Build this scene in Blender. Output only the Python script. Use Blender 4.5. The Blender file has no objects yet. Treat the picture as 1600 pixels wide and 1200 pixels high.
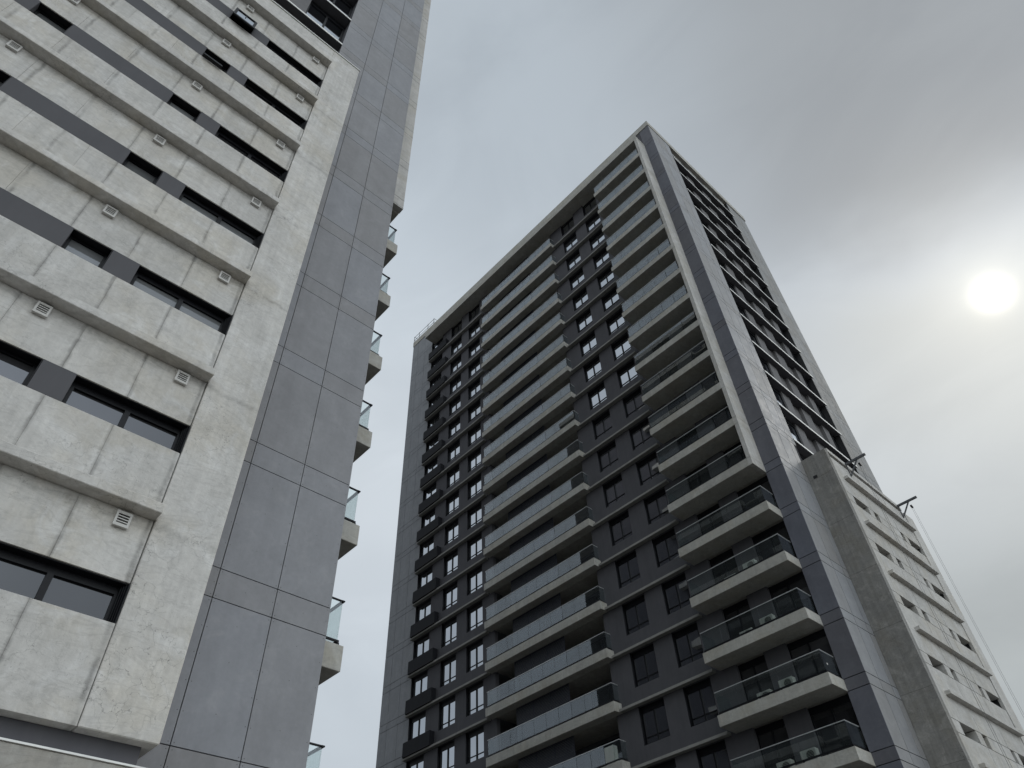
import bpy, bmesh, math, random
from mathutils import Vector, Matrix
random.seed(7)
S = bpy.context.scene
C = S.collection

# ------------------------------------------------------------------ camera
cd = bpy.data.cameras.new('camera'); cam = bpy.data.objects.new('camera', cd); C.objects.link(cam)
right = Vector((0.7387757, -0.67284474, -0.03860607))
down = Vector((0.465374, 0.55073245, -0.6929075))
fwd = Vector((0.48748078, 0.49393696, 0.7199922))
M = Matrix((( right.x, -down.x, -fwd.x, 0), (right.y, -down.y, -fwd.y, 0), (right.z, -down.z, -fwd.z, 0), (0, 0, 0, 1)))
M = M.to_3x3().to_quaternion().to_matrix().to_4x4()
M.translation = Vector((0, 0, 1.6)); cam.matrix_world = M
cd.sensor_width = 36; cd.lens = 1132.06 / 1600 * 36; cd.clip_end = 5000; cd.clip_start = 0.1
S.camera = cam

# ------------------------------------------------------------------ sky, sun, exposure
SUN = Vector((0.762, -0.017, 0.647)).normalized()
EL = math.asin(SUN.z); AZ = math.atan2(SUN.x, SUN.y)
W = bpy.data.worlds.new('World'); S.world = W; W.use_nodes = True
nt = W.node_tree; N = nt.nodes; L = nt.links; N.clear()
def nd(t, **k):
    n = N.new(t)
    for a, b in k.items(): setattr(n, a, b)
    return n
def mth(op, a, b=None, c=None, clamp=False):
    n = nd('ShaderNodeMath', operation=op, use_clamp=clamp)
    for i, v in enumerate((a, b, c)):
        if v is None: continue
        if isinstance(v, (int, float)): n.inputs[i].default_value = v
        else: L.new(v, n.inputs[i])
    return n.outputs[0]
def vmul(col, fac):
    n = nd('ShaderNodeVectorMath', operation='SCALE'); L.new(col, n.inputs[0])
    if isinstance(fac, (int, float)): n.inputs['Scale'].default_value = fac
    else: L.new(fac, n.inputs['Scale'])
    return n.outputs[0]
def vadd(a, b):
    n = nd('ShaderNodeVectorMath', operation='ADD'); L.new(a, n.inputs[0]); L.new(b, n.inputs[1]); return n.outputs[0]
def rgb(c):
    n = nd('ShaderNodeRGB'); n.outputs[0].default_value = (*c, 1); return n.outputs[0]
def mix(f, a, b):
    n = nd('ShaderNodeMix', data_type='RGBA'); n.clamp_factor = True
    L.new(f, n.inputs[0]) if not isinstance(f, (int, float)) else setattr(n.inputs[0], 'default_value', f)
    L.new(a, n.inputs[6]); L.new(b, n.inputs[7]); return n.outputs[2]
def dot(v, d):
    n = nd('ShaderNodeVectorMath', operation='DOT_PRODUCT'); L.new(v, n.inputs[0]); n.inputs[1].default_value = d; return n.outputs['Value']
def mrange(v, a, b, lo=0, hi=1, t='SMOOTHSTEP'):
    n = nd('ShaderNodeMapRange', interpolation_type=t); L.new(v, n.inputs[0])
    for i, x in zip((1, 2, 3, 4), (a, b, lo, hi)): n.inputs[i].default_value = x
    return n.outputs[0]
tc = nd('ShaderNodeTexCoord').outputs['Generated']
sky = nd('ShaderNodeTexSky', sky_type='NISHITA', sun_disc=False); sky.sun_elevation = EL; sky.sun_rotation = AZ
nish = vmul(sky.outputs[0], 0.10)
sep = nd('ShaderNodeSeparateXYZ'); L.new(tc, sep.inputs[0])
z = sep.outputs['Z']; yv = sep.outputs['Y']
# overcast: paler low down, greyer towards the zenith
low = mix(mrange(yv, 0.20, 0.65), rgb((0.445, 0.478, 0.478)), rgb((0.560, 0.615, 0.665)))
base = mix(mrange(z, 0.36, 0.62), low, rgb((0.685, 0.742, 0.792)))
base = mix(mrange(z, 0.58, 0.93), base, rgb((0.500, 0.560, 0.615)))
# cloud masses
mp = nd('ShaderNodeMapping'); L.new(tc, mp.inputs[0]); mp.inputs['Scale'].default_value = (1.6, 1.6, 2.6); mp.inputs['Location'].default_value = (0.35, 0.9, 0.1)
nz = nd('ShaderNodeTexNoise'); nz.inputs['Scale'].default_value = 1.25; nz.inputs['Detail'].default_value = 4; nz.inputs['Roughness'].default_value = 0.45; nz.inputs['Distortion'].default_value = 0.35
L.new(mp.outputs[0], nz.inputs['Vector'])
cl = mth('MULTIPLY_ADD', mrange(nz.outputs['Fac'], 0.3, 0.7), 0.16, 0.92)
base = vmul(base, cl)
# darker grey cloud bank above the sun with a soft ragged lower edge, as in the photograph
nz2 = nd('ShaderNodeTexNoise'); nz2.inputs['Scale'].default_value = 2.6; nz2.inputs['Detail'].default_value = 4; nz2.inputs['Roughness'].default_value = 0.5; nz2.inputs['Distortion'].default_value = 0.5
L.new(tc, nz2.inputs['Vector'])
sb = mth('ADD', dot(tc, (0.6938, 0.4243, -0.5819)), mth('MULTIPLY_ADD', nz2.outputs['Fac'], 0.24, -0.12))
al = mth('ADD', dot(tc, (0.3478, -0.9049, -0.2452)), mth('MULTIPLY_ADD', nz.outputs['Fac'], 0.3, -0.15))
dk = mth('MULTIPLY', mrange(sb, 0.13, -0.05), mrange(al, -0.40, 0.0))
dk = mth('MULTIPLY', dk, mrange(sb, -0.85, -0.40))
base = mix(mth('MULTIPLY', dk, 0.92), base, rgb((0.335, 0.358, 0.375)))
lt = mth('MULTIPLY', mth('MULTIPLY', mrange(sb, 0.04, 0.16), mrange(sb, 0.48, 0.25)), mrange(al, -0.30, 0.0))
base = mix(mth('MULTIPLY', lt, 0.8), base, rgb((0.55, 0.58, 0.575)))
# unseen sky behind the viewer brightened to light the facades facing it
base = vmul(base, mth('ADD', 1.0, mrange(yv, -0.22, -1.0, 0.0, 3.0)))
sd = mth('ARCCOSINE', mth('MINIMUM', dot(tc, SUN[:]), 0.999999))
deg = mth('MULTIPLY', sd, 57.2958)
g1 = mth('EXPONENT', mth('MULTIPLY', mth('POWER', mth('DIVIDE', deg, 0.78), 1.8), -1.0))
g2 = mth('EXPONENT', mth('DIVIDE', deg, -2.1))
g3 = mth('EXPONENT', mth('MULTIPLY', mth('POWER', mth('DIVIDE', deg, 10.0), 2.0), -1.0))
base = vadd(base, vmul(rgb((1.0, 0.94, 0.80)), mth('MULTIPLY', g1, 1.9)))
base = vadd(base, vmul(rgb((1.0, 0.91, 0.66)), mth('MULTIPLY', g2, mth('MULTIPLY_ADD', nz2.outputs['Fac'], 0.55, 0.14))))
base = vadd(base, vmul(rgb((1.0, 0.97, 0.86)), mth('MULTIPLY', g3, 0.10)))
nz3 = nd('ShaderNodeTexNoise'); nz3.inputs['Scale'].default_value = 5.5; nz3.inputs['Detail'].default_value = 6; nz3.inputs['Roughness'].default_value = 0.55; nz3.inputs['Distortion'].default_value = 0.6
mp3 = nd('ShaderNodeMapping'); L.new(tc, mp3.inputs[0]); mp3.inputs['Rotation'].default_value = (0.4, 0.7, 0.3); mp3.inputs['Scale'].default_value = (1.0, 0.55, 1.3); L.new(mp3.outputs[0], nz3.inputs['Vector'])
base = mix(mrange(nz3.outputs['Fac'], 0.35, 0.68, 0.0, 1.0), vmul(base, 0.955), vadd(vmul(base, 1.035), rgb((0.004, 0.003, 0.0))))
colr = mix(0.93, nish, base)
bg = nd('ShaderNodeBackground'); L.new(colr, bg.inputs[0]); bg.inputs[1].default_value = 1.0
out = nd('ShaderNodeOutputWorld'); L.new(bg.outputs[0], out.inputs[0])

sl = bpy.data.lights.new('sun', 'SUN'); sl.energy = 1.0; sl.angle = math.radians(14); sl.color = (1.0, 0.96, 0.90)
so = bpy.data.objects.new('sun', sl); C.objects.link(so); so.location = (60, 0, 60)
so.rotation_euler = (-SUN).to_track_quat('-Z', 'Y').to_euler()

S.view_settings.view_transform = 'Standard'; S.view_settings.look = 'None'
S.view_settings.exposure = 0.0; S.view_settings.gamma = 1.0
try: S.view_settings.use_curve_mapping = False
except Exception: pass
S.cycles.max_bounces = 6; S.cycles.diffuse_bounces = 3; S.cycles.glossy_bounces = 4; S.cycles.transparent_max_bounces = 12

# ------------------------------------------------------------------ materials
def newmat(name):
    m = bpy.data.materials.new(name); m.use_nodes = True
    t = m.node_tree; return m, t, t.nodes['Principled BSDF']
class G:
    def __init__(s, t): s.t = t
    def n(s, ty, **k):
        q = s.t.nodes.new(ty)
        for a, b in k.items(): setattr(q, a, b)
        return q
    def l(s, a, b): s.t.links.new(a, b)
    def noise(s, vec, scale, detail=4, rough=0.55, dist=0.0):
        q = s.n('ShaderNodeTexNoise'); q.inputs['Scale'].default_value = scale; q.inputs['Detail'].default_value = detail
        q.inputs['Roughness'].default_value = rough; q.inputs['Distortion'].default_value = dist; s.l(vec, q.inputs['Vector']); return q.outputs['Fac']
    def mapv(s, vec, sc):
        q = s.n('ShaderNodeMapping'); q.inputs['Scale'].default_value = sc; s.l(vec, q.inputs[0]); return q.outputs[0]
    def rng(s, v, a, b, lo, hi, t='LINEAR'):
        q = s.n('ShaderNodeMapRange', interpolation_type=t); s.l(v, q.inputs[0])
        for i, x in zip((1, 2, 3, 4), (a, b, lo, hi)): q.inputs[i].default_value = x
        return q.outputs[0]
    def m(s, op, a, b=None):
        q = s.n('ShaderNodeMath', operation=op)
        for i, v in enumerate((a, b)):
            if v is None: continue
            if isinstance(v, (int, float)): q.inputs[i].default_value = v
            else: s.l(v, q.inputs[i])
        return q.outputs[0]
    def scale(s, col, f):
        q = s.n('ShaderNodeVectorMath', operation='SCALE')
        if isinstance(col, tuple): q.inputs[0].default_value = col
        else: s.l(col, q.inputs[0])
        s.l(f, q.inputs['Scale']) if not isinstance(f, (int, float)) else setattr(q.inputs['Scale'], 'default_value', f)
        return q.outputs[0]
    def mixc(s, f, a, b):
        q = s.n('ShaderNodeMix', data_type='RGBA')
        s.l(f, q.inputs[0])
        for i, v in ((6, a), (7, b)):
            if isinstance(v, tuple): q.inputs[i].default_value = (*v, 1)
            else: s.l(v, q.inputs[i])
        return q.outputs[2]
    def bump(s, h, strength, dist, bsdf, prev=None):
        q = s.n('ShaderNodeBump'); q.inputs['Strength'].default_value = strength; q.inputs['Distance'].default_value = dist
        s.l(h, q.inputs['Height'])
        if prev is not None: s.l(prev, q.inputs['Normal'])
        s.l(q.outputs[0], bsdf.inputs['Normal']); return q.outputs[0]

def concrete(name, col, light, warm=None, streak=0.5, rough=0.85, fine=1.0, seam=False, lifts=False):
    warm = warm or (col[0] * 0.93, col[1] * 0.89, col[2] * 0.81)
    m, t, b = newmat(name); g = G(t)
    p = g.n('ShaderNodeNewGeometry').outputs['Position']
    big = g.noise(p, 0.75, 3, 0.5, 0.6)
    med = g.noise(p, 2.3, 6, 0.62, 0.6)
    fin = g.noise(p, 11, 8, 0.7, 0.4)
    pit = g.noise(p, 42, 4, 0.7)
    vs = g.noise(g.mapv(p, (5.5, 5.5, 0.28)), 1.0, 6, 0.6, 0.35)      # runs of water down the face
    vs2 = g.noise(g.mapv(p, (16, 16, 0.6)), 1.0, 4, 0.6, 0.2)
    f = g.m('MULTIPLY', g.rng(big, 0.3, 0.7, 0.93, 1.06), g.rng(med, 0.25, 0.75, 0.91, 1.08))
    f = g.m('MULTIPLY', f, g.rng(fin, 0.32, 0.68, 0.91, 1.07))
    f = g.m('MULTIPLY', f, g.rng(vs, 0.35, 0.7, 1.0 + 0.05 * streak, 1.0 - 0.16 * streak))
    f = g.m('MULTIPLY', f, g.rng(vs2, 0.4, 0.75, 1.0, 1.0 - 0.10 * streak))
    # small blow-holes and scuffs, patchy
    patch = g.rng(g.noise(p, 1.1, 2, 0.5), 0.48, 0.62, 0, 1, 'SMOOTHSTEP')
    holes = g.rng(pit, 0.62, 0.68, 0, 1)
    f = g.m('MULTIPLY', f, g.m('SUBTRACT', 1.0, g.m('MULTIPLY', g.m('MULTIPLY', patch, holes), 0.35)))
    # hair cracks and trowel marks, patchy
    vo = g.n('ShaderNodeTexVoronoi', feature='DISTANCE_TO_EDGE'); vo.inputs['Scale'].default_value = 3.2
    dv = g.n('ShaderNodeVectorMath', operation='ADD'); g.l(p, dv.inputs[0])
    nc = g.n('ShaderNodeTexNoise'); nc.inputs['Scale'].default_value = 4; nc.inputs['Detail'].default_value = 5; g.l(p, nc.inputs['Vector'])
    sc2 = g.n('ShaderNodeVectorMath', operation='SCALE'); g.l(nc.outputs['Color'], sc2.inputs[0]); sc2.inputs['Scale'].default_value = 0.55
    g.l(sc2.outputs[0], dv.inputs[1]); g.l(dv.outputs[0], vo.inputs['Vector'])
    crk = g.rng(vo.outputs['Distance'], 0.0, 0.012, 1, 0)
    cp = g.rng(g.noise(p, 0.9, 2, 0.5, 0.2), 0.50, 0.64, 0, 0.42 * fine, 'SMOOTHSTEP')
    f = g.m('MULTIPLY', f, g.m('SUBTRACT', 1.0, g.m('MULTIPLY', crk, cp)))
    oi = g.n('ShaderNodeObjectInfo').outputs['Random']
    f = g.m('MULTIPLY', f, g.rng(oi, 0, 1, 0.955, 1.03))
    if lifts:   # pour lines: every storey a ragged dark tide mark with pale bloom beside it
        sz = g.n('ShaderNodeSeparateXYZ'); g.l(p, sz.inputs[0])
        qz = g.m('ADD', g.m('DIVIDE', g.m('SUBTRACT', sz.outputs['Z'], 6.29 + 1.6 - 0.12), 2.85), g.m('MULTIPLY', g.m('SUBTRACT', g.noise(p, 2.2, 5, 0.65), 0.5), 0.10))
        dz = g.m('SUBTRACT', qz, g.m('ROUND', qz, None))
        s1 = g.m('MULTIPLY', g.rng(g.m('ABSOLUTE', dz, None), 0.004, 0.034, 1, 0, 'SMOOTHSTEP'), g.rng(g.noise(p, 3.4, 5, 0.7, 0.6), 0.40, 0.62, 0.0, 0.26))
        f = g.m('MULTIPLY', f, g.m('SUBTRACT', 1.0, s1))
    if seam:    # grout stains bleeding out of the board joints
        sx = g.n('ShaderNodeSeparateXYZ'); g.l(p, sx.inputs[0])
        q = g.m('ADD', g.m('DIVIDE', g.m('SUBTRACT', sx.outputs['X'], 1.155), 0.9725), g.m('MULTIPLY', g.m('SUBTRACT', g.noise(p, 3.0, 4, 0.6), 0.5), 0.10))
        dd = g.m('ABSOLUTE', g.m('SUBTRACT', q, g.m('ROUND', q, None)))
        st = g.m('MULTIPLY', g.rng(dd, 0.003, 0.055, 1, 0, 'SMOOTHSTEP'), g.rng(g.noise(p, 1.9, 5, 0.65, 0.6), 0.36, 0.62, 0.10, 0.42))
        f = g.m('MULTIPLY', f, g.m('SUBTRACT', 1.0, st))
    # pale lime bloom and darker damp tide marks
    tide = g.noise(g.mapv(p, (0.9, 0.9, 3.2)), 1.0, 6, 0.62, 1.2)
    f = g.m('MULTIPLY', f, g.rng(g.m('ABSOLUTE', g.m('SUBTRACT', tide, 0.5), None), 0.0, 0.035, 0.90, 1.0, 'SMOOTHSTEP'))
    c = g.mixc(g.rng(g.noise(p, 0.8, 4, 0.6, 0.5), 0.42, 0.68, 0, 0.6, 'SMOOTHSTEP'), col, warm)
    c = g.mixc(g.rng(g.noise(p, 1.7, 6, 0.65, 0.9), 0.50, 0.66, 0, 0.65, 'SMOOTHSTEP'), c, light)
    g.l(g.scale(c, f), b.inputs['Base Color'])
    b.inputs['Roughness'].default_value = rough; b.inputs['Specular IOR Level'].default_value = 0.35
    n1 = g.bump(med, 0.35, 0.02, b); g.bump(fin, 0.6, 0.008, b, n1)
    return m

def cladding(name, col, rough, spec=0.5):
    m, t, b = newmat(name); g = G(t)
    p = g.n('ShaderNodeNewGeometry').outputs['Position']
    oi = g.n('ShaderNodeObjectInfo').outputs['Random']
    f = g.m('MULTIPLY', g.rng(g.noise(p, 1.3, 5, 0.65, 0.5), 0.3, 0.7, 0.92, 1.07), g.rng(g.noise(p, 9, 6, 0.7), 0.3, 0.7, 0.94, 1.06))
    f = g.m('MULTIPLY', f, g.rng(oi, 0, 1, 0.93, 1.07))
    f = g.m('MULTIPLY', f, g.rng(g.noise(g.mapv(p, (4, 4, 0.3)), 1.0, 4, 0.6), 0.4, 0.7, 1.0, 0.92))
    c0 = g.mixc(oi, (col[0] * 1.02, col[1] * 1.0, col[2] * 0.98), (col[0] * 0.965, col[1] * 0.99, col[2] * 1.035))
    c = g.mixc(g.rng(g.noise(p, 2.6, 5, 0.7, 0.8), 0.52, 0.7, 0, 0.4), c0, tuple(x * 1.2 + 0.012 for x in col))
    g.l(g.scale(c, f), b.inputs['Base Color'])
    g.l(g.rng(g.noise(p, 1.6, 5, 0.6, 0.6), 0.3, 0.7, rough - 0.09, rough + 0.10), b.inputs['Roughness'])
    b.inputs['Specular IOR Level'].default_value = spec
    g.bump(g.noise(p, 22, 5, 0.6), 0.08, 0.002, b)
    return m

def plain(name, col, rough=0.5, metal=0.0, spec=0.5, var=0.06, sc=3.0):
    m, t, b = newmat(name); g = G(t)
    p = g.n('ShaderNodeNewGeometry').outputs['Position']
    f = g.m('MULTIPLY', g.rng(g.noise(p, sc, 5, 0.6, 0.4), 0.3, 0.7, 1 - var, 1 + var), g.rng(g.noise(g.mapv(p, (5, 5, 0.4)), 1.0, 4), 0.4, 0.7, 1.0, 1 - var))
    g.l(g.scale(tuple(col), f), b.inputs['Base Color'])
    b.inputs['Roughness'].default_value = rough; b.inputs['Metallic'].default_value = metal; b.inputs['Specular IOR Level'].default_value = spec
    return m

def window_glass(name, tint, refl, body, warp=0.0005):
    m = bpy.data.materials.new(name); m.use_nodes = True; t = m.node_tree; t.nodes.clear(); g = G(t)
    p = g.n('ShaderNodeNewGeometry').outputs['Position']
    oi = g.n('ShaderNodeObjectInfo').outputs['Random']
    d = g.n('ShaderNodeBsdfDiffuse')
    g.l(g.scale(body, g.rng(oi, 0, 1, 0.5, 1.8)), d.inputs[0])
    gl = g.n('ShaderNodeBsdfGlossy'); gl.inputs[0].default_value = (*tint, 1); gl.inputs['Roughness'].default_value = 0.02
    bp = g.n('ShaderNodeBump'); bp.inputs['Strength'].default_value = 0.5; bp.inputs['Distance'].default_value = warp * 10
    g.l(g.noise(p, 0.9, 1, 0.4), bp.inputs['Height']); g.l(bp.outputs[0], gl.inputs['Normal'])
    lw = g.n('ShaderNodeFresnel'); lw.inputs['IOR'].default_value = 1.5
    fac = g.m('MINIMUM', g.m('ADD', g.m('MULTIPLY', lw.outputs[0], 1.0), g.rng(oi, 0, 1, refl * 0.93, refl * 1.05)), 1.0)
    mx = g.n('ShaderNodeMixShader'); g.l(fac, mx.inputs[0]); g.l(d.outputs[0], mx.inputs[1]); g.l(gl.outputs[0], mx.inputs[2])
    o = g.n('ShaderNodeOutputMaterial'); g.l(mx.outputs[0], o.inputs[0]); return m

def rail_glass(name):
    m = bpy.data.materials.new(name); m.use_nodes = True; t = m.node_tree; t.nodes.clear(); g = G(t)
    p = g.n('ShaderNodeNewGeometry').outputs['Position']
    tr = g.n('ShaderNodeBsdfTransparent'); tr.inputs[0].default_value = (0.935, 0.968, 0.958, 1)
    gl = g.n('ShaderNodeBsdfGlossy'); gl.inputs[0].default_value = (0.74, 0.78, 0.84, 1); gl.inputs['Roughness'].default_value = 0.0
    df = g.n('ShaderNodeBsdfDiffuse'); df.inputs[0].default_value = (0.30, 0.35, 0.36, 1)   # dust
    lw = g.n('ShaderNodeLayerWeight'); lw.inputs['Blend'].default_value = 0.5
    fr = g.m('ADD', g.m('MULTIPLY', g.m('POWER', lw.outputs['Facing'], 4.0), 0.85), 0.088)
    mx = g.n('ShaderNodeMixShader'); g.l(fr, mx.inputs[0]); g.l(tr.outputs[0], mx.inputs[1]); g.l(gl.outputs[0], mx.inputs[2])
    m2 = g.n('ShaderNodeMixShader'); g.l(g.rng(g.noise(p, 1.4, 4, 0.6), 0.35, 0.7, 0.008, 0.02), m2.inputs[0]); g.l(mx.outputs[0], m2.inputs[1]); g.l(df.outputs[0], m2.inputs[2])
    o = g.n('ShaderNodeOutputMaterial'); g.l(m2.outputs[0], o.inputs[0]); return m

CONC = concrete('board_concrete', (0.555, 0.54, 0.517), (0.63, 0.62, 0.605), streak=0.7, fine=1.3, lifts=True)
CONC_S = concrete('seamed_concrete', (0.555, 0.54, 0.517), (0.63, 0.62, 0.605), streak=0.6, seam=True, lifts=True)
CONC_R = concrete('shaded_concrete', (0.43, 0.42, 0.39), (0.49, 0.485, 0.455), streak=0.6, fine=0.5)  # darker copy of the concrete, shade put into its colour
CONC_B = concrete('block_concrete', (0.50, 0.488, 0.468), (0.56, 0.55, 0.535), streak=0.6, fine=0.6)
CONC_E = concrete('rough_shaded_side_concrete', (0.25, 0.245, 0.235), (0.35, 0.34, 0.32), streak=1.0, fine=1.6)  # rough block concrete, base darkened to deepen the shade of its side
CONC_D = concrete('stained_concrete', (0.36, 0.345, 0.32), (0.42, 0.41, 0.38), streak=1.0)
CLAD = cladding('grey_cladding', (0.212, 0.212, 0.222), 0.52)
CLAD_D = cladding('blue_grey_cladding', (0.128, 0.130, 0.150), 0.60, 0.3)
CLAD_G = cladding('sheen_cladding', (0.255, 0.255, 0.26), 0.56, 0.55)
CLAD_H = cladding('pale_cladding', (0.25, 0.25, 0.245), 0.72, 0.35)
CLAD_F = cladding('far_cladding', (0.235, 0.237, 0.245), 0.65, 0.3)
PAINT = plain('dark_grey_paint', (0.098, 0.097, 0.107), 0.85, spec=0.15, var=0.07, sc=1.2)
PAINT_L = plain('mid_grey_paint', (0.170, 0.166, 0.171), 0.8, spec=0.2, var=0.08, sc=1.5)
INFILL = plain('infill_panel_paint', (0.105, 0.104, 0.112), 0.8, spec=0.12, var=0.05, sc=1.0)
LEDGE = plain('pale_ledge_paint', (0.78, 0.78, 0.76), 0.6, var=0.06)
LEDGE_D = plain('ledge_concrete', (0.29, 0.285, 0.27), 0.9, spec=0.2, var=0.10)
BLACK = plain('black_aluminium', (0.007, 0.0075, 0.010), 0.45, spec=0.22, var=0.1)
BACK = plain('joint_backing', (0.015, 0.015, 0.017), 0.8)
SCREW = plain('screw_heads', (0.04, 0.04, 0.045), 0.5)
DARKIN = plain('dark_core_fill', (0.02, 0.02, 0.022), 0.9)  # near-black fill standing in for unlit rooms
PLANTER = plain('anthracite_sheet', (0.014, 0.0145, 0.018), 0.7, spec=0.15, var=0.1)
LATTICE = plain('navy_lattice', (0.022, 0.025, 0.038), 0.6, var=0.1)
STEEL = plain('stainless_rail', (0.62, 0.63, 0.64), 0.35, metal=0.3)
GALV = plain('painted_steel', (0.085, 0.09, 0.10), 0.5)
GALVL = plain('galvanised_tube', (0.32, 0.33, 0.34), 0.45, metal=0.6)
WHITE = plain('white_enamel', (0.55, 0.54, 0.52), 0.6, spec=0.2, var=0.04)
ACW = plain('air_conditioner_casing', (0.40, 0.40, 0.38), 0.5)
GLASS = window_glass('mirror_coated_glass', (0.80, 0.84, 0.90), 0.50, (0.016, 0.017, 0.02))
GLASS_D = window_glass('tinted_window_glass', (0.44, 0.46, 0.50), 0.115, (0.026, 0.026, 0.028))
GLASS_F = window_glass('film_backed_glass', (0.45, 0.47, 0.5), 0.08, (0.13, 0.135, 0.14))
RGLASS = rail_glass('green_tinted_glass')
m_, t_, b_ = newmat('asphalt'); g_ = G(t_); p_ = g_.n('ShaderNodeNewGeometry').outputs['Position']
g_.l(g_.scale((0.07, 0.067, 0.061), g_.rng(g_.noise(p_, 0.8, 8, 0.7), 0.3, 0.7, 0.8, 1.2)), b_.inputs['Base Color']); b_.inputs['Roughness'].default_value = 0.9
GROUND = m_

# ------------------------------------------------------------------ builders
ZO = 1.6
CACHE = {}
WL = {}
def mesh_from(boxes, mat, bev):
    key = (tuple(tuple(round(v, 3) for v in b) for b in boxes), mat.name, bev)
    if key in CACHE: return CACHE[key]
    bm = bmesh.new()
    for (x0, x1, y0, y1, z0, z1) in boxes:
        vs = [bm.verts.new(c) for c in ((x0, y0, z0), (x1, y0, z0), (x1, y1, z0), (x0, y1, z0), (x0, y0, z1), (x1, y0, z1), (x1, y1, z1), (x0, y1, z1))]
        for f in ((3, 2, 1, 0), (4, 5, 6, 7), (0, 1, 5, 4), (1, 2, 6, 5), (2, 3, 7, 6), (3, 0, 4, 7)): bm.faces.new([vs[i] for i in f])
    if bev: bmesh.ops.bevel(bm, geom=bm.edges[:], offset=bev, segments=1, affect='EDGES')
    me = bpy.data.meshes.new('box'); bm.to_mesh(me); bm.free(); me.materials.append(mat)
    CACHE[key] = me; return me
def link(name, me, parent, loc, kind=None):
    o = bpy.data.objects.new(name, me); C.objects.link(o); WL[o.name] = Vector(loc)
    if parent is not None:
        o.parent = parent; o.location = Vector(loc) - WL[parent.name]
    else: o.location = loc
    if kind: o['kind'] = kind
    return o
def multi(name, parent, boxes, mat, bev=0, kind=None, origin=None):
    """boxes in place coordinates (z measured from eye level); one mesh object"""
    bb = [(min(a, b), max(a, b), min(c, d), max(c, d), min(e, f) + ZO, max(e, f) + ZO) for a, b, c, d, e, f in boxes]
    if origin is None:
        b = bb[0]; origin = ((b[0] + b[1]) / 2, (b[2] + b[3]) / 2, (b[4] + b[5]) / 2)
    ox, oy, oz = origin
    me = mesh_from([(a - ox, b - ox, c - oy, d - oy, e - oz, f - oz) for a, b, c, d, e, f in bb], mat, bev)
    return link(name, me, parent, origin, kind)
def box(name, parent, x0, x1, y0, y1, z0, z1, mat, bev=0, kind=None):
    return multi(name, parent, [(x0, x1, y0, y1, z0, z1)], mat, bev, kind)
def thing(name, loc, label, cat, group=None):
    o = bpy.data.objects.new(name, None); C.objects.link(o); o.location = loc; WL[o.name] = Vector(loc)
    o['label'] = label; o['category'] = cat
    if group: o['group'] = group
    return o
def axbox(ax, plane, s, u0, u1, w0, w1, z0, z1):
    a, b = plane + s * w0, plane + s * w1
    return (a, b, u0, u1, z0, z1) if ax == 'x' else (u0, u1, a, b, z0, z1)

def window(parent, ax, plane, s, u0, u1, z0, z1, glass, transom=0.35, head=0.0, mull=1, rec=0.12, fr=0.06, name='window'):
    """s = inward direction; rec = depth of the frame behind the wall plane"""
    w0, w1 = rec, rec + 0.07
    B = lambda a, b, c, d, e, f: axbox(ax, plane, s, a, b, c, d, e, f)
    zt = z1 - head
    bs = [B(u0, u0 + fr, w0, w1, z0, z1), B(u1 - fr, u1, w0, w1, z0, z1), B(u0 + fr, u1 - fr, w0, w1, z0, z0 + fr), B(u0 + fr, u1 - fr, w0, w1, zt - fr, z1)]
    for i in range(mull):
        um = u0 + (u1 - u0) * (i + 1) / (mull + 1)
        bs.append(B(um - 0.04, um + 0.04, w0 - 0.012, w1, z0 + fr, zt - fr))
    if transom:
        seg = [u0 + fr] + [v for i in range(mull) for v in (u0 + (u1 - u0) * (i + 1) / (mull + 1) - 0.04, u0 + (u1 - u0) * (i + 1) / (mull + 1) + 0.04)] + [u1 - fr]
        for a, b in zip(seg[::2], seg[1::2]): bs.append(B(a, b, w0 + 0.006, w1, z0 + transom - 0.025, z0 + transom + 0.025))
    o = multi(name, parent, bs, BLACK)
    box('pane', o, *B(u0 + fr, u1 - fr, w0 + 0.04, w0 + 0.055, z0 + fr, zt - fr), glass)
    return o

# ------------------------------------------------------------------ ground
bm = bmesh.new(); bmesh.ops.create_grid(bm, x_segments=2, y_segments=2, size=2500)
me = bpy.data.meshes.new('ground'); bm.to_mesh(me); bm.free(); me.materials.append(GROUND)
go = bpy.data.objects.new('ground', me); C.objects.link(go); go['kind'] = 'structure'
bm = bmesh.new()
bmesh.ops.create_cube(bm, size=1, matrix=Matrix.Translation((20, 5.8, 0.06)) @ Matrix.Diagonal((70, 5, 0.12, 1)))
me = bpy.data.meshes.new('pavement'); bm.to_mesh(me); bm.free(); me.materials.append(CONC_D)
pv = bpy.data.objects.new('pavement', me); C.objects.link(pv); pv['kind'] = 'structure'

# ================================================================== LEFT TOWER
LT = thing('apartment_tower', (-1.8, 20, 0), 'near concrete tower with banded facade and grey slab, cut off at the top left', 'apartment tower', 'twin apartment towers')
YF, YP, YW, YS = 9.38, 9.58, 9.63, 11.1            # frame front, recessed wall, cladding plane
HL = 2.85
Lb = lambda k: 6.29 + HL * k            # underside of ledge k (k = 0..6)
XL, XR_ = -5.83, 2.19                    # clear width of the banded part
# core: solid dark boxes added inside to block light
box('light_block_core', LT, -8.5, 5.6, 11.75, 44, -1.6, 61.5, DARKIN)
box('light_block_core', LT, -6.6, 2.95, 9.99, 11.0, 3.7, 23.9, DARKIN)
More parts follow.
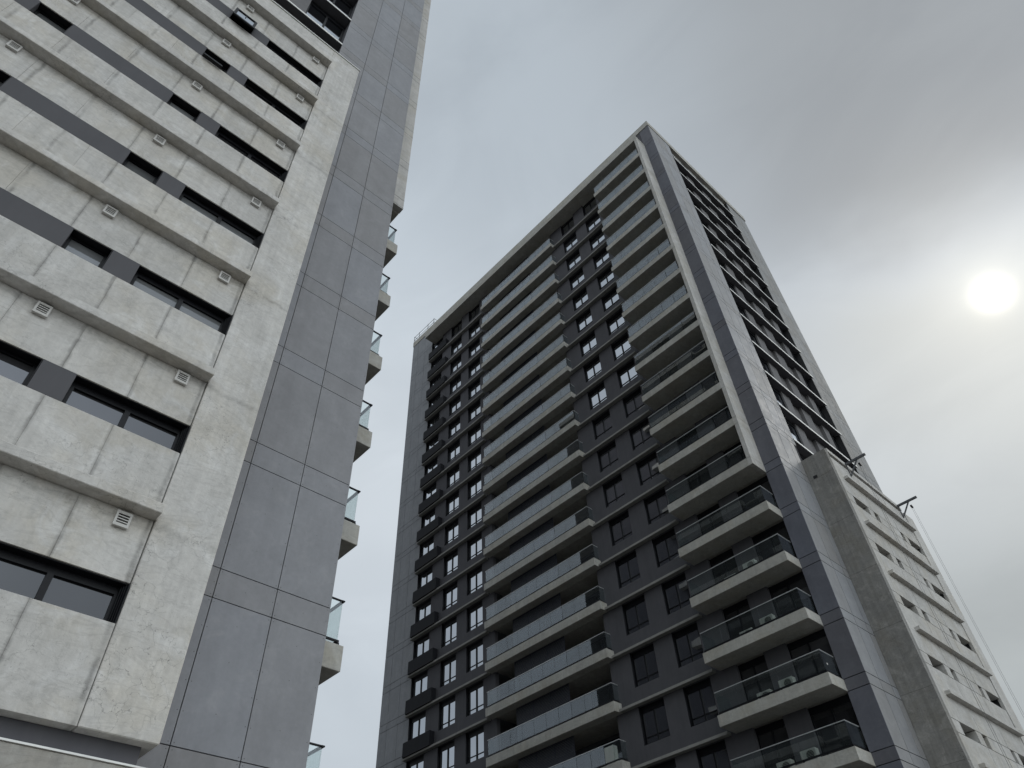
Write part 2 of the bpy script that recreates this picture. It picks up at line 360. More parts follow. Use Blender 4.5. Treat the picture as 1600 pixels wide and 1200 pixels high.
# pilasters, top beam
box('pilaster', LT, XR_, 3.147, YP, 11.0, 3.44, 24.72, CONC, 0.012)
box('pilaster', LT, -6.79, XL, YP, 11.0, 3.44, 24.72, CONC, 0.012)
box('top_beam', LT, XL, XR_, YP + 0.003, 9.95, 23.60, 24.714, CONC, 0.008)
box('coping_strip', LT, -6.81, 3.167, YP - 0.025, 9.9, 24.742, 24.78, LEDGE)
box('coping_gap', LT, -6.78, 3.137, YP + 0.02, 9.89, 24.722, 24.74, BACK)
box('block_roof', LT, -6.7, 3.06, 9.96, 11.05, 24.4, 24.7, CONC_D)
box('soffit_slab', LT, -6.6, 3.12, 9.98, 11.0, 3.45, 3.6, CONC_D)
# seam grid of the formwork boards
seams = [XR_, 1.155, 0.188, -0.785, -1.82, -2.855, -3.83, -4.795, XL]
def strip(name, y0, y1, z0, z1, sm, bev=0.003, gap=0.0012):
    box('seam_filler', LT, XL + 0.02, XR_ - 0.02, y0 + 0.008, y1 - 0.004, z0 + 0.004, z1 - 0.004, CONC_D)
    for a, b in zip(sm[1:], sm[:-1]):
        ga = gap if a != XL else 0; gb = gap if b != XR_ else 0.012
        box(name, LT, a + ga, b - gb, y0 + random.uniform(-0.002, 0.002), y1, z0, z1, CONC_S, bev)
# lowest band: wide window, no ledge
strip('spandrel_panel', YP + 0.006, 9.96, 3.443, 4.70, seams)
def band_windows(zs, zh, k):
    segs = [(0.415, XR_ - 0.012, 'w2'), (-0.065, 0.415, 'p'), (-0.72, -0.065, 'w1'), (-2.92, -0.72, 'p'), (-3.575, -2.92, 'w1'), (-4.055, -3.575, 'p'), (XL, -4.055, 'w2')]
    if k == -1: segs = [(0.415, XR_ - 0.012, 'w2'), (-0.065, 0.415, 'p'), (-0.72, -0.065, 'w1'), (-2.92, -0.72, 'p'), (-3.575, -2.92, 'w1'), (-4.055, -3.575, 'p'), (XL, -4.055, 'w2')]
    for a, b, t in segs:
        if t == 'p': box('infill_panel', LT, a + 0.004, b - 0.004, YW - 0.012, YW + 0.22, zs + 0.006, zh - 0.008, INFILL, 0.003)
        elif t == 'w2':
            box('jamb_liner', LT, b - 0.014, b - 0.002, YW - 0.045, YW + 0.155, zs + 0.004, zh - 0.018, BLACK)
            for q in range(3): box('track', LT, b - 0.030 - 0.018 * q, b - 0.022 - 0.018 * q, YW + 0.02 + 0.035 * q, YW + 0.155, zs + 0.004, zh - 0.03, BLACK)
            window(LT, 'y', YW, 1, a, b - 0.04, zs, zh + 0.03, GLASS_F if k in (1, 2) else GLASS_D, transom=0, head=0.09, mull=1, rec=0.16, fr=0.06)

        else:
            box('jamb_liner', LT, b - 0.012, b - 0.002, YW + 0.0, YW + 0.155, zs + 0.004, zh - 0.018, BLACK)
            window(LT, 'y', YW, 1, a, b - 0.014, zs, zh + 0.03, GLASS_F if k in (1, 2, 3) else GLASS_D, transom=0, head=0.03, mull=0, rec=0.17, fr=0.05)
def lintel_gapboxes(): pass
for k in range(-1, 7):
    b = Lb(k)
    zs = b + 1.26
    zh = b + 1.85
    if k < 6: band_windows(zs, zh, k)
    if k >= 0:
        # ledge + spandrel above it
        if k < 6:
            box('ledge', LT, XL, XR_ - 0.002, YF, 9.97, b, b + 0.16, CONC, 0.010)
            strip('spandrel_panel', YW - 0.018, 9.96, b + 0.162, zs, seams if k % 2 else [XR_, 1.155, 0.188, -0.785, -1.31, -2.33, -2.855, -3.83, -4.795, XL])
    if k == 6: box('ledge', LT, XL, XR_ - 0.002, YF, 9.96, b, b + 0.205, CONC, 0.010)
    if k < 6:
        # recessed lintel wall of the storey, up to the next ledge
        strip('lintel_panel', YW, YW + 0.22, zh, b + HL - 0.002, seams, 0.004)
        box('lintel_soffit_trim', LT, XL + 0.01, XR_ - 0.014, YW + 0.022, YW + 0.21, zh - 0.016, zh - 0.001, BLACK)
        # vent grilles under the next ledge
        for xc in (1.775, -0.43, -3.25):
            zt = b + HL - 0.06
            o = multi('vent_grille', LT, [(xc - 0.105, xc + 0.105, YW - 0.060, YW - 0.045, zt - 0.03, zt), (xc - 0.105, xc + 0.105, YW - 0.060, YW - 0.045, zt - 0.235, zt - 0.19),
                                        (xc - 0.105, xc - 0.075, YW - 0.060, YW - 0.045, zt - 0.19, zt - 0.03), (xc + 0.075, xc + 0.105, YW - 0.060, YW - 0.045, zt - 0.19, zt - 0.03),
                                        (xc - 0.10, xc + 0.10, YW - 0.045, YW, zt - 0.23, zt - 0.20), (xc - 0.10, xc - 0.08, YW - 0.045, YW, zt - 0.20, zt - 0.005), (xc + 0.08, xc + 0.10, YW - 0.045, YW, zt - 0.20, zt - 0.005)], WHITE)
            box('vent_duct', o, xc - 0.078, xc + 0.078, YW - 0.030, YW - 0.002, zt - 0.198, zt - 0.006, BACK)
            for i in range(4):
                zz = zt - 0.185 + i * 0.042
                box('slat', o, xc - 0.074, xc + 0.074, YW - 0.057, YW - 0.042, zz + 0.017, zz + 0.032, WHITE)
# pushed-open sash and a second one ajar
def sash(x0, x1, zb, zt, yb, yt):
    bm = bmesh.new()
    def bar(xa, xb_, sa, sb_, th=0.045):
        vs = []
        for dy in (0, th):
            for (x, s) in ((xa, sa), (xb_, sa), (xb_, sb_), (xa, sb_)):
                zq = zb + (zt - zb) * s; yq = yb + (yt - yb) * s
                vs.append(bm.verts.new((x, yq + dy, zq + ZO)))
        for f in ((0, 1, 2, 3), (7, 6, 5, 4), (0, 4, 5, 1), (1, 5, 6, 2), (2, 6, 7, 3), (3, 7, 4, 0)): bm.faces.new([vs[i] for i in f])
    fr = 0.075
    bar(x0, x1, 0, 0.12); bar(x0, x1, 0.90, 1); bar(x0, x0 + fr, 0.12, 0.90); bar(x1 - fr, x1, 0.12, 0.90)
    xm = (x0 + x1) / 2; bar(xm - 0.012, xm + 0.012, 0.55, 0.90)
    o0 = Vector((x0, yb, zb + ZO))
    bmesh.ops.translate(bm, verts=bm.verts, vec=-o0)
    me = bpy.data.meshes.new('sash'); bm.to_mesh(me); bm.free(); me.materials.append(BLACK)
    o = link('open_sash', me, LT, o0); o['label'] = 'black window sash pushed open'
    bm = bmesh.new(); vs = []
    for (x, s) in ((x0 + fr, 0.12), (x1 - fr, 0.12), (x1 - fr, 0.90), (x0 + fr, 0.90)):
        vs.append(bm.verts.new(Vector((x, yb + (yt - yb) * s + 0.02, zb + (zt - zb) * s + ZO)) - o0))
    bm.faces.new(vs); r = bmesh.ops.extrude_face_region(bm, geom=bm.faces[:])
    bmesh.ops.translate(bm, verts=[v for v in r['geom'] if isinstance(v, bmesh.types.BMVert)], vec=(0, 0.008, 0))
    bmesh.ops.recalc_face_normals(bm, faces=bm.faces)
    me = bpy.data.meshes.new('pane'); bm.to_mesh(me); bm.free(); me.materials.append(GLASS)
    link('pane', me, o, o0)
sash(-0.71, -0.075, 21.72, 22.44, 9.36, 9.48)
o = box('open_sash', LT, -0.70, -0.22, 9.49, 9.57, 18.90, 18.96, BLACK)
o['label'] = 'black window sash standing slightly ajar'
# below the block: dark recess and the lower parapet with its pale coping
box('recess_wall', LT, -6.4, 3.01, 9.77, 11.0, 1.2, 3.44, PAINT)
box('lower_parapet', LT, -6.6, 3.11, YP, 9.76, -1.6, 3.14, CONC_D, 0.01)
box('parapet_coping', LT, -6.62, 3.13, YP - 0.02, 9.765, 3.143, 3.165, LEDGE)
# cladding slab
LJ = [3.47 + HL * k for k in range(-2, 21)]
xs = [2.72, 3.79, 4.87, 5.95]; gp = 0.007
box('slab_backing', LT, 2.75, 5.92, YS + 0.035, 11.7, -1.6, 61.9, BACK)
for z0 in LJ:
    for xa, xb in zip(xs[:-1], xs[1:]):
        a = xa + (gp if xa != xs[0] else 0); b2 = xb - (gp if xb != xs[-1] else 0)
        if z0 + 0.54 > -1.5: box('cladding_panel', LT, a, b2, YS, YS + 0.03, max(z0 + gp, -1.59), z0 + 0.54 - gp, CLAD, 0.002)
        if z0 + HL < 62.5: box('cladding_panel', LT, a, b2, YS, YS + 0.03, z0 + 0.54 + gp, z0 + HL - gp, CLAD, 0.002)
# side faces of the slab
box('side_wall', LT, 5.90, 5.95, YS + 0.032, 12.15, -1.6, 61.9, CLAD)
box('side_wall', LT, 2.72, 2.75, YS + 0.032, 11.7, 24.3, 61.9, PAINT)
# screw heads along the panel edges (tiny, nobody could count them)
bm = bmesh.new()
for z0 in LJ[:9]:
    for xj in (3.79, 4.87, 5.95):
        for sx in ((-0.045, 0.045) if xj != 5.95 else (-0.05,)):
            for zz in [z0 + 0.05, z0 + 0.27, z0 + 0.49] + [z0 + 0.59 + i * 0.44 for i in range(6)]:
                bmesh.ops.create_circle(bm, cap_ends=True, segments=6, radius=0.0075, matrix=Matrix.Translation((xj + sx, YS - 0.0025, zz + ZO)) @ Matrix.Rotation(math.pi / 2, 4, 'X'))
    for xj in (3.25, 4.33, 5.41):
        for zz in (z0 + 0.27, z0 + 1.1, z0 + 1.9, z0 + 2.5):
            bmesh.ops.create_circle(bm, cap_ends=True, segments=6, radius=0.007, matrix=Matrix.Translation((xj + random.uniform(-.02, .02), YS - 0.0025, zz + ZO)) @ Matrix.Rotation(math.pi / 2, 4, 'X'))
o0 = WL[LT.name]; bmesh.ops.translate(bm, verts=bm.verts, vec=-o0)
me = bpy.data.meshes.new('screw'); bm.to_mesh(me); bm.free(); me.materials.append(SCREW)
link('screw', me, LT, o0, 'stuff')
# recessed window wall above the concrete block
YT = 11.4
piers = [(-0.15, 1.08), (-2.5, -1.2), (-4.9, -3.6)]
for a, b2 in piers: box('wall_pier', LT, a, b2, YT, 11.72, 24.3, 61.9, PAINT_L)
box('wall_infill', LT, -1.2, -0.15, YT + 0.2, 11.72, 24.3, 61.9, PAINT)
box('wall_infill', LT, -3.6, -2.5, YT + 0.2, 11.72, 24.3, 61.9, PAINT)
for k in range(6, 20):
    u = 3.47 + HL * (k + 1) + 0.54
    o = box('ledge', LT, -6.0, 2.715, YS + 0.002, 11.70, u, u + 0.10, PAINT)
    box('ledge_trim', o, -6.0, 2.715, YS - 0.02, YS, u - 0.004, u + 0.104, LEDGE)
    if k >= 7:
        window(LT, 'y', YT, 1, 1.08, 2.70, u + 0.102, u + HL - 0.003, GLASS, transom=0.62, head=0.25, rec=0.10)
        window(LT, 'y', YT, 1, -6.0, -4.9, u + 0.102, u + HL - 0.003, GLASS, transom=0.62, head=0.25, rec=0.10)
    else: box('wall_infill', LT, -6.0, 2.70, YT + 0.05, 11.72, 24.3, u - 0.01, PAINT)
# side facade to the right: balconies in the first bay, the rest further back
XE = 5.95
def balcony(parent, face, s, depth, v0, v1, b, th, endlo, endhi, npan, railmat=STEEL, side=None):
    """slab with glass balustrade. face: wall plane; s outward sign along x; v range along y."""
    xf = face + s * depth
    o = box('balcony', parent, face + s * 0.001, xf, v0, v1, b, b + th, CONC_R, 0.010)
    r0, r1 = b + th + 0.03, b + th + 1.0
    xg = xf - s * 0.10
    zb = b + th
    # bottom rail, posts and slim handrail
    fr = [(xg - 0.022, xg + 0.022, v0 + 0.08, v1 - 0.08, zb + 0.065, zb + 0.13)]
    n = npan
    for i in range(n + 1):
        vv = v0 + 0.10 + (v1 - v0 - 0.20) * i / n
        fr.append((xg - 0.025, xg + 0.025, vv - 0.035, vv + 0.035, zb, zb + 0.064))
    ends = [e for e, on in ((v0 + 0.10, endlo), (v1 - 0.10, endhi)) if on]
    for e in ends:
        fr.append((min(xg, face) + (0.021 if s < 0 else 0.03), max(xg, face) - (0.03 if s < 0 else 0.021), e - 0.02, e + 0.02, zb + 0.09, zb + 0.13))
    multi('bottom_rail', o, fr, BLACK)
    if railmat is BLACK: fr.append((xg - 0.02, xg + 0.02, v0 + 0.50, v0 + 0.60, zb + 0.131, zb + 0.962))
    hw = 0.035 if railmat is BLACK else 0.022
    hr = [(xg - hw, xg + hw, v0 + 0.07, v1 - 0.07, zb + 0.965, zb + 0.99)]
    for e in ends[:1] if endlo else []:
        hr.append((min(xg, face) + (0.023 if s < 0 else 0.0), max(xg, face) - (0.0 if s < 0 else 0.023), e - 0.022, e + 0.022, zb + 0.965, zb + 0.99))
    multi('handrail', o, hr, railmat)
    for i in range(n):
        a = v0 + 0.10 + (v1 - v0 - 0.20) * i / n + 0.012; c = v0 + 0.10 + (v1 - v0 - 0.20) * (i + 1) / n - 0.012
        box('glass_panel', o, xg - 0.006, xg + 0.006, a, c, zb + 0.132, zb + 0.963, RGLASS)
    for e in ends:
        box('glass_panel', o, min(xg, face) + 0.02, max(xg, face) - 0.02, e - 0.006, e + 0.006, zb + 0.132, zb + 0.963, RGLASS)
    return o
for k in range(-1, 20):
    b = 3.47 + HL * k
    if b < 0: continue
    framed = b > 23
    if b < 60: balcony(LT, XE, 1, 0.98, 12.15 if not framed else 12.40, 17.6, b, 0.52, not framed, True, 5, BLACK)
    if b < 60:
        window(LT, 'x', XE, -1, 12.4, 14.1, b + 0.54, b + 2.65, GLASS, transom=0, rec=0.15, name='balcony_door')
        window(LT, 'x', XE, -1, 15.2, 16.8, b + 0.54, b + 2.65, GLASS, transom=0, rec=0.15, name='balcony_door')
box('corner_fin', LT, XE + 0.001, XE + 1.0, 12.15, 12.40, 23.46, 60.5, CONC_B, 0.008)
for k in range(7, 20):
    for dz in (0.0, 0.52):
        box('fin_joint', LT, XE + 0.02, XE + 1.0 + 0.002, 12.1475, 12.4, 3.47 + HL * k + dz + 0.10, 3.47 + HL * k + dz + 0.115, BACK)
box('roof_slab', LT, -6.7, XE + 1.0, 11.2, 44.3, 61.92, 62.5, CONC_B)
rest = [(XE - 0.3, XE, 12.151, 12.4, -1.6, 61.9), (XE - 0.3, XE, 14.1, 15.2, -1.6, 61.9), (XE - 0.3, XE, 16.8, 18.2, -1.6, 61.9), (XE - 0.3, XE, 19.8, 21.0, -1.6, 61.9), (XE - 0.3, XE, 22.6, 24.0, -1.6, 61.9), (XE - 0.3, XE, 33, 44.3, -1.6, 61.9)]
multi('side_wall', LT, rest, PAINT)
rb = []
for k in range(-1, 20):
    b = 3.47 + HL * k
    if b < 0: continue
    rb += [(XE - 0.28, XE - 0.02, 18.2, 19.8, b - 0.05, b + 0.96), (XE - 0.28, XE - 0.02, 21.0, 22.6, b - 0.05, b + 0.96), (XE, XE + 0.3, 17.8, 23.5, b, b + 0.14), (XE, XE + 0.6, 23.6, 33.4, b, b + 0.5)]
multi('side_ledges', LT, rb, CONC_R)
multi('side_windows', LT, [(XE - 0.25, XE - 0.2, 18.2, 33, 0, 61)], GLASS_D)

# ================================================================== RIGHT TOWER
RT = thing('apartment_tower', (37, 28, 0), 'whole dark grey tower with glass balconies and its roof in view', 'apartment tower', 'twin apartment towers')
XF, YR = 29.8, 11.1
HR = 2.803
B = lambda i: 11.83 + HR * i
I0, I1 = -3, 17                           # storeys; B(17) is the soffit of the roof overhang
ZTOP = 62.32
box('light_block_core', RT, 31.7, 44.3, 12.0, 45.3, -1.6, 61.8, DARKIN)  # dark boxes added inside this tower too, stopping light
box('light_block_core', RT, 30.25, 31.69, 17.6, 24.0, -1.6, 61.8, DARKIN)
box('light_block_core', RT, 30.25, 31.69, 33.5, 45.3, -1.6, 61.8, DARKIN)
box('light_block_core', RT, 30.25, 31.69, 11.45, 17.5, -1.6, 61.8, DARKIN)
# --- dark front, wall piers (full height) between the window columns
piersR = [(14.0, 15.12), (16.62, 18.12), (19.71, 20.92), (22.52, 23.95), (33.11, 34.28), (35.98, 37.07), (38.77, 40.2)]
for a, b2 in piersR: box('wall_pier', RT, XF, XF + 0.3, a, b2, -1.6, ZTOP, PAINT)
box('parapet_wall', RT, XF + 0.02, XF + 0.3, 12.1, 42.1, 59.97, ZTOP, PAINT)
box('balcony_wall', RT, 31.55, 31.69, 24.0, 33.1, -1.6, 61.0, PAINT)
cols = [(18.12, 19.71), (20.92, 22.52), (34.28, 35.98), (37.07, 38.77), (40.2, 42.08)]
FL = range(I0, I1)
for i in FL:
    b = B(i)
    for n, (a, b2) in enumerate(cols):
        box('spandrel', RT, XF + 0.004, XF + 0.28, a, b2, b + 0.135, b + 0.96, PAINT)
        window(RT, 'x', XF, 1, a + 0.013, b2 - 0.013, b + 0.962, b + HR - 0.003, GLASS, transom=0.36, head=0.24, rec=0.16, fr=0.085)
        box('jamb_liner', RT, XF + 0.012, XF + 0.158, b2 - 0.012, b2 - 0.001, b + 0.962, b + HR - 0.002, BLACK)
        box('jamb_liner', RT, XF + 0.012, XF + 0.158, a + 0.001, a + 0.012, b + 0.962, b + HR - 0.002, BLACK)
    # thin ledges
    box('ledge', RT, XF - 0.30, XF - 0.001, 17.72, 23.50, b, b + 0.13, LEDGE_D, 0.004)
    box('ledge', RT, XF - 0.30, XF - 0.001, 33.60, 42.2, b, b + 0.13, LEDGE_D, 0.004)
    for a, b2 in cols: box('floor_edge', RT, XF + 0.001, XF + 0.28, a, b2, b, b + 0.134, PAINT)
    # planter box at the far column
    multi('planter_box', RT, [(XF - 0.40, XF - 0.38, 39.17, 42.06, b + 0.131, b + 1.06), (XF - 0.379, XF - 0.001, 39.17, 39.19, b + 0.131, b + 1.06), (XF - 0.379, XF - 0.001, 42.04, 42.06, b + 0.131, b + 1.06), (XF - 0.379, XF - 0.001, 39.191, 42.039, b + 0.131, b + 0.16)], PLANTER)
    # floor plates behind the balconies
    box('floor_slab', RT, XF + 0.001, 31.54, 23.96, 33.10, b, b + 0.30, CONC_D)
    box('floor_slab', RT, XF + 0.001, 30.24, 12.06, 17.47, b, b + 0.30, CONC_D)
    # long balcony
    balcony(RT, XF, -1, 0.60, 23.53, 33.43, b, 0.50, True, True, 10)
    # lattice screen in the long balcony
    o = multi('lattice_screen', RT, [(XF + 0.02, XF + 0.05, 27.06, 31.37, b + 0.31, b + 0.36), (XF + 0.02, XF + 0.05, 27.06, 31.37, b + HR - 0.06, b + HR - 0.005)] +
              [(XF + 0.02, XF + 0.05, 27.06 + j * 4.27 / 3, 27.10 + j * 4.27 / 3, b + 0.361, b + HR - 0.061) for j in range(4)], LATTICE)
    multi('lattice_bars', o, [(XF + 0.028, XF + 0.034, 27.06, 31.37, b + 0.42 + j * 0.075, b + 0.475 + j * 0.075) for j in range(31)], LATTICE)
    window(RT, 'x', 31.3, 1, 24.4, 26.9, b + 0.52, b + 2.55, GLASS_D, transom=0, rec=0.15, name='balcony_door')
    box('loggia_side', RT, XF + 0.301, 31.54, 23.962, 24.02, b + 0.301, b + HR - 0.002, PAINT)
    # right bay balconies
    framed = i >= 4
    balcony(RT, XF, -1, 1.20, 12.05 if not framed else 12.292, 17.47, b, 0.49, not framed, True, 5)
    for a, b2 in ((12.10, 14.0), (15.12, 16.62)):
        window(RT, 'x', XF, 1, a, b2, b + 0.302, b + HR - 0.03, GLASS_D, transom=0, head=0.22, rec=0.16, name='balcony_door')
# corner fin beside the upper balconies, joints at each slab
for i in range(4, 17):
    b = B(i)
    box('corner_fin', RT, XF - 1.20, XF - 0.002, 12.05, 12.29, b + 0.006, b + 0.48, CONC_B, 0.006)
    box('corner_fin', RT, XF - 1.20, XF - 0.002, 12.05, 12.29, b + 0.492, b + HR - 0.006, CONC_B, 0.006)
box('fin_core', RT, XF - 1.18, XF - 0.01, 12.07, 12.27, B(4) + 0.02, B(17) - 0.02, BACK)
# roof overhang and parapet
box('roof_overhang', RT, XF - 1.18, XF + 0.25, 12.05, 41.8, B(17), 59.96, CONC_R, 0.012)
box('roof_coping', RT, XF - 0.04, XF + 0.3, YR - 0.04, 45.74, ZTOP + 0.005, 63.1, CONC_R, 0.012)
box('roof_coping', RT, XF + 0.302, 44.86, YR - 0.04, YR + 0.3, ZTOP + 0.005, 63.1, CONC_R, 0.012)
box('roof_deck', RT, XF + 0.31, 44.8, YR + 0.31, 45.7, 61.9, 62.3, CONC_D)
# --- cladding
gp = 0.015
box('slab_backing', RT, XF + 0.036, XF + 0.2, YR + 0.04, 12.09, -1.6, ZTOP, BACK)
box('slab_backing', RT, XF + 0.036, 32.70, YR + 0.035, 11.44, -1.6, ZTOP, BACK)
box('slab_backing', RT, XF + 0.036, XF + 0.2, 42.13, 45.66, -1.6, ZTOP, BACK)
box('slab_backing', RT, 41.68, 44.76, YR + 0.035, 11.7, -1.6, ZTOP, BACK)
YB = 9.70; XB = 32.45
for i in range(-4, 18):
    b = B(i)
    for z0, z1 in ((b, b + 0.49), (b + 0.49, b + HR)):
        z1 = min(z1, ZTOP)
        if z1 - z0 < 0.1: continue
        a0, a1 = z0 + gp, z1 - gp
        box('cladding_panel', RT, XF, XF + 0.03, YR + 0.0, 12.085, a0, a1, CLAD_D, 0.002)
        for xa, xb in ((XF + 0.031, 30.93), (30.93, 31.96), (31.96, 32.75)):
            if z0 < 24.2 and xa > 31.9: xb = XB - 0.001
            box('cladding_panel', RT, xa + (gp if xa > 30 else 0), xb - (gp if xb < 32.1 else 0), YR, YR + 0.03, a0, a1, CLAD_G, 0.002)
        for xa, xb in ((41.65, 42.70), (42.70, 43.75), (43.75, 44.8)):
            if z0 > 21: box('cladding_panel', RT, xa + gp, xb - gp, YR + 0.03, YR + 0.06, a0, a1, CLAD_H, 0.002)
pb = []
for i in range(-4, 18):
    b = B(i)
    for z0, z1 in ((b, b + 0.49), (b + 0.49, b + HR)):
        z1 = min(z1, ZTOP)
        if z1 - z0 < 0.1: continue
        for ya, yb in ((42.1, 43.42), (43.42, 44.72), (44.72, 45.7)):
            pb.append((XF, XF + 0.03, ya + gp, yb - gp, z0 + gp, z1 - gp))
multi('far_cladding_panels', RT, pb, CLAD_F, kind='stuff')
box('slab_side', RT, 32.72, 32.75, YR + 0.031, 11.7, 24.2, ZTOP, PAINT)
# --- right-hand facade: recessed window wall with pale ledges
YT = 11.4
for a, b2 in ((34.97, 35.95), (37.25, 38.40), (39.80, 40.60)): box('wall_pier', RT, a, b2, YT, 11.9, 20, ZTOP, PAINT_L)
for a, b2 in ((35.95, 37.25), (38.40, 39.80)): box('wall_infill', RT, a, b2, YT + 0.22, 11.9, 20, ZTOP, PAINT_L)
for i in range(4, 18):
    u = B(i) + 0.45
    o = box('ledge', RT, 32.752, 41.82, YR - 0.018, 11.88, u, u + 0.13, PAINT)
    box('ledge_trim', o, 32.752, 41.82, YR - 0.04, YR - 0.02, u - 0.004, u + 0.134, LEDGE)
    if i < 17:
        window(RT, 'y', YT, 1, 32.76, 34.97, u + 0.132, u + HR - 0.003, GLASS, transom=0.62, head=0.22, rec=0.10)
        window(RT, 'y', YT, 1, 40.60, 41.66, u + 0.132, u + HR - 0.003, GLASS, transom=0.62, head=0.22, rec=0.10)
# --- lower concrete block
YB = 9.70; XB = 32.45
box('block_core', RT, 33.2, 41.9, 10.4, 11.35, -1.6, 24.2, DARKIN)
zlev = [-1.6] + [v for i in range(-4, 5) for v in (B(i) + 1.22, B(i) + 1.77)]
zlev = [v for v in zlev if v < 24]
# side wall in lifts, its shade deepened in the colour
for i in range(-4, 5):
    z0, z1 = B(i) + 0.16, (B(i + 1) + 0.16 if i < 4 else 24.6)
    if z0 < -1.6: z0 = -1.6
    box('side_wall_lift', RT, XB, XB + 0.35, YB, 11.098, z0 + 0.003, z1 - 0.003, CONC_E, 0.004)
box('wall_vent', RT, XB - 0.02, XB + 0.01, 10.60, 10.82, 23.22, 23.38, BACK)
xw = [XB + 0.352, 35.60, 37.25, 38.42, 38.52, 41.10]
wins = [(33.53, 35.05), (35.55 + 0.06, 36.14), (38.32 + 0.21, 38.95), (39.40, 41.08)]
for i in range(-4, 5):
    b = B(i)
    lo, hi = max(b + 1.77, -1.6), (B(i + 1) + 1.22 if i < 4 else 24.6)
    g5 = 0.016
    zl, zh = b + 1.22, b + 1.77
    if i == -4 and zl > -1.6:
        box('facade_panel', RT, XB + 0.352, 41.1, YB, YB + 0.5, -1.6, zl - g5, CONC_B)
    for xa, xb in zip(xw[:-1], xw[1:]):
        box('facade_panel', RT, xa + g5, xb - g5, YB, YB + 0.5, lo + g5, hi - g5, CONC_B, 0.004)
    if i < 4:
        ed = sorted([XB + 0.352, 41.10] + [v for w in wins for v in w] + [37.25])
        for xa, xb in zip(ed[:-1], ed[1:]):
            if any(abs(xa - w[0]) < 1e-6 for w in wins):
                window(RT, 'y', YB, 1, xa, xb, zl, zh, GLASS_D, transom=0, mull=0, rec=0.42, fr=0.04)
            elif xb - xa > 0.03:
                box('facade_panel', RT, xa + (0.002 if xa not in (37.25,) else g5), xb - (0.002 if xb not in (37.25,) else g5), YB + 0.001, YB + 0.5, zl + 0.012, zh - 0.012, CONC_B)
    if b > -1: box('ledge', RT, 33.46, 41.04, YB - 0.23, YB + 0.02, b, b + 0.17, CONC_B, 0.008)
box('pilaster', RT, 41.14, 42.25, YB - 0.03, 11.3, -1.6, 24.45, CONC_B, 0.01)
box('pilaster_gap', RT, 41.095, 41.145, YB + 0.12, 10.5, -1.6, 24.4, BACK)
box('block_roof', RT, XB + 0.36, 42.2, YB + 0.51, 11.39, 24.0, 24.35, CONC_D)
# rooftop railing at the far corner
pts = []
zr = 62.98
rails = [(XF + 0.17, XF + 0.21, 42.25, 45.9, 64.36, 64.40), (XF + 0.17, XF + 0.21, 42.25, 45.9, 63.82, 63.85)]
rails += [(XF + 0.21, XF + 2.4, 42.25, 42.29, 64.36, 64.40), (XF + 0.21, XF + 2.4, 42.25, 42.29, 63.82, 63.85)]
rails += [(XF + 0.21, XF + 2.4, 45.86, 45.9, 64.36, 64.40), (XF + 0.21, XF + 2.4, 45.86, 45.9, 63.82, 63.85)]
o = multi('roof_railing', RT, rails, GALVL)
for yy in (42.27, 43.35, 44.95, 45.88):
    box('railing_post', o, XF + 0.12, XF + 0.165, yy - 0.02, yy + 0.02, 63.10, 64.40, GALV)
# small pale sticker on a glass side panel
sp = bmesh.new(); bmesh.ops.create_circle(sp, cap_ends=True, segments=12, radius=0.05, matrix=Matrix.Rotation(math.pi / 2, 4, 'X'))
me = bpy.data.meshes.new('sticker'); sp.to_mesh(me); sp.free(); me.materials.append(WHITE)
link('sticker', me, RT, (29.0, 12.135, B(0) + 0.95 + ZO))

# ------------------------------------------------------------------ air conditioners on the lower balconies
def air_con(x, y, zf, label):
    t = thing('air_conditioner', (x, y, zf + ZO), label, 'air conditioner', 'air conditioner units on the lower right balconies')
    multi('casing', t, [(x - 0.14, x + 0.14, y - 0.34, y + 0.34, zf + 0.05, zf + 0.50)], ACW, 0.015)
    multi('foot', t, [(x - 0.13, x + 0.13, y - 0.30, y - 0.25, zf, zf + 0.049), (x - 0.13, x + 0.13, y + 0.25, y + 0.30, zf, zf + 0.049)], BLACK)
    bm = bmesh.new()
    bmesh.ops.create_circle(bm, cap_ends=True, segments=20, radius=0.17, matrix=Matrix.Translation((-0.146, -0.08, 0.28)) @ Matrix.Rotation(math.pi / 2, 4, 'Y'))
    me = bpy.data.meshes.new('fan'); bm.to_mesh(me); bm.free(); me.materials.append(BACK)
    link('fan', me, t, (x, y, zf + ZO))
    multi('fan_guard', t, [(x - 0.156, x - 0.150, y - 0.25, y + 0.09, zf + 0.13 + j * 0.048, zf + 0.14 + j * 0.048) for j in range(7)], ACW)
ords = {-2: 'lowest', -1: 'second lowest', 0: 'third lowest', 1: 'fourth lowest', 2: 'fifth lowest'}
# counted among the right-bay balconies that show in the photograph
for i in (-1, 0, 1, 2):
    w = {-1: 'second lowest balcony in view', 0: 'third lowest balcony in view', 1: 'fourth lowest balcony in view', 2: 'fifth lowest balcony in view'}[i]
    air_con(29.0, 14.05, B(i) + 0.49, 'white air conditioner nearer the tower corner on the %s' % w)
    air_con(29.35, 15.36, B(i) + 0.49, 'white air conditioner farther from the tower corner on the %s' % w)

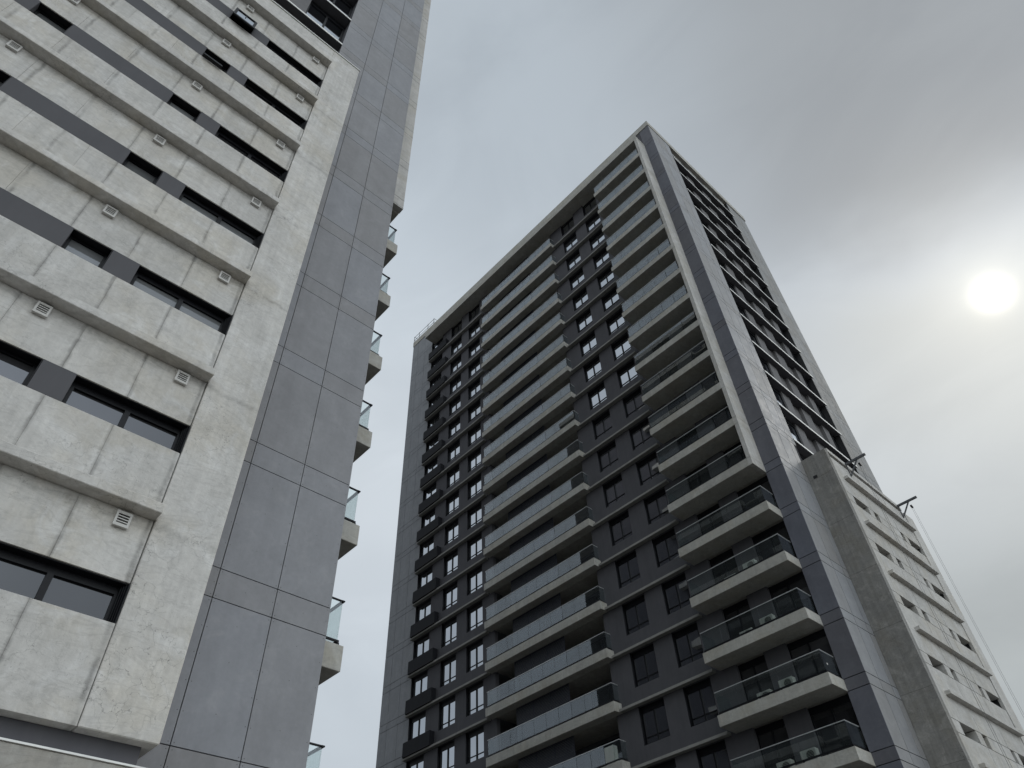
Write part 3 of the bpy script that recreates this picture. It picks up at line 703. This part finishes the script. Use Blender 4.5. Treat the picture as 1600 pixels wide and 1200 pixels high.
for i, w in ((-1, 'lowest long balcony in view'), (0, 'second lowest long balcony in view')):
    zf = B(i) + 0.50
    t = thing('storage_cabinet', (29.42, 24.35, zf + ZO), 'white cabinet standing at the near end of the %s' % w, 'cabinet', 'white cabinets on the long balconies')
    multi('cabinet_body', t, [(29.32, 29.62, 24.05, 24.65, zf + 0.04, zf + 0.86)], WHITE, 0.01)
    box('cabinet_door', t, 29.305, 29.319, 24.07, 24.345, zf + 0.06, zf + 0.84, WHITE)
    box('cabinet_door', t, 29.305, 29.319, 24.355, 24.63, zf + 0.06, zf + 0.84, WHITE)
    multi('foot', t, [(29.34, 29.38, 24.08, 24.12, zf, zf + 0.039), (29.34, 29.38, 24.58, 24.62, zf, zf + 0.039), (29.56, 29.60, 24.08, 24.12, zf, zf + 0.039), (29.56, 29.60, 24.58, 24.62, zf, zf + 0.039)], BLACK)
# ------------------------------------------------------------------ davits on the roof of the lower block
def bar(bm, p, q, r):
    p, q = Vector(p), Vector(q); d = q - p; Lh = d.length
    Mx = Matrix.Translation((p + q) / 2) @ d.to_track_quat('Z', 'Y').to_matrix().to_4x4() @ Matrix.Diagonal((r * 2, r * 2, Lh, 1))
    bmesh.ops.create_cube(bm, size=1, matrix=Mx)
def davit(x, label):
    t = thing('roof_davit', (x, 9.75, 24.45 + ZO), label, 'davit', 'steel davits on the roof of the lower block')
    def put(name, segs, mat, r):
        bm = bmesh.new()
        for p, q in segs: bar(bm, (p[0] - x, p[1] - 9.75, p[2] - 24.45), (q[0] - x, q[1] - 9.75, q[2] - 24.45), r)
        me = bpy.data.meshes.new(name); bm.to_mesh(me); bm.free(); me.materials.append(mat)
        return link(name, me, t, (x, 9.75, 24.45 + ZO))
    put('beam', [((x, 11.0, 24.68), (x, 8.52, 24.66))], GALV, 0.055)
    put('strut', [((x, 9.66, 23.88), (x, 9.05, 24.60))], GALV, 0.032)
    put('upright', [((x, 9.66, 23.84), (x, 9.66, 24.62))], GALV, 0.028)
    put('pulley', [((x - 0.09, 9.0, 24.28), (x + 0.09, 9.0, 24.22))], BLACK, 0.05)
    put('hoist_cable', [((x - 0.05, 9.02, 24.25), (x - 0.05, 9.02, -1.5)), ((x + 0.09, 8.98, 24.25), (x + 0.09, 8.98, -1.5))], GALV, 0.0045)
davit(34.7, 'steel roof davit on the concrete block, seen against the tall facade')
davit(40.6, 'steel roof davit at the outer end of the concrete block, seen against the sky')
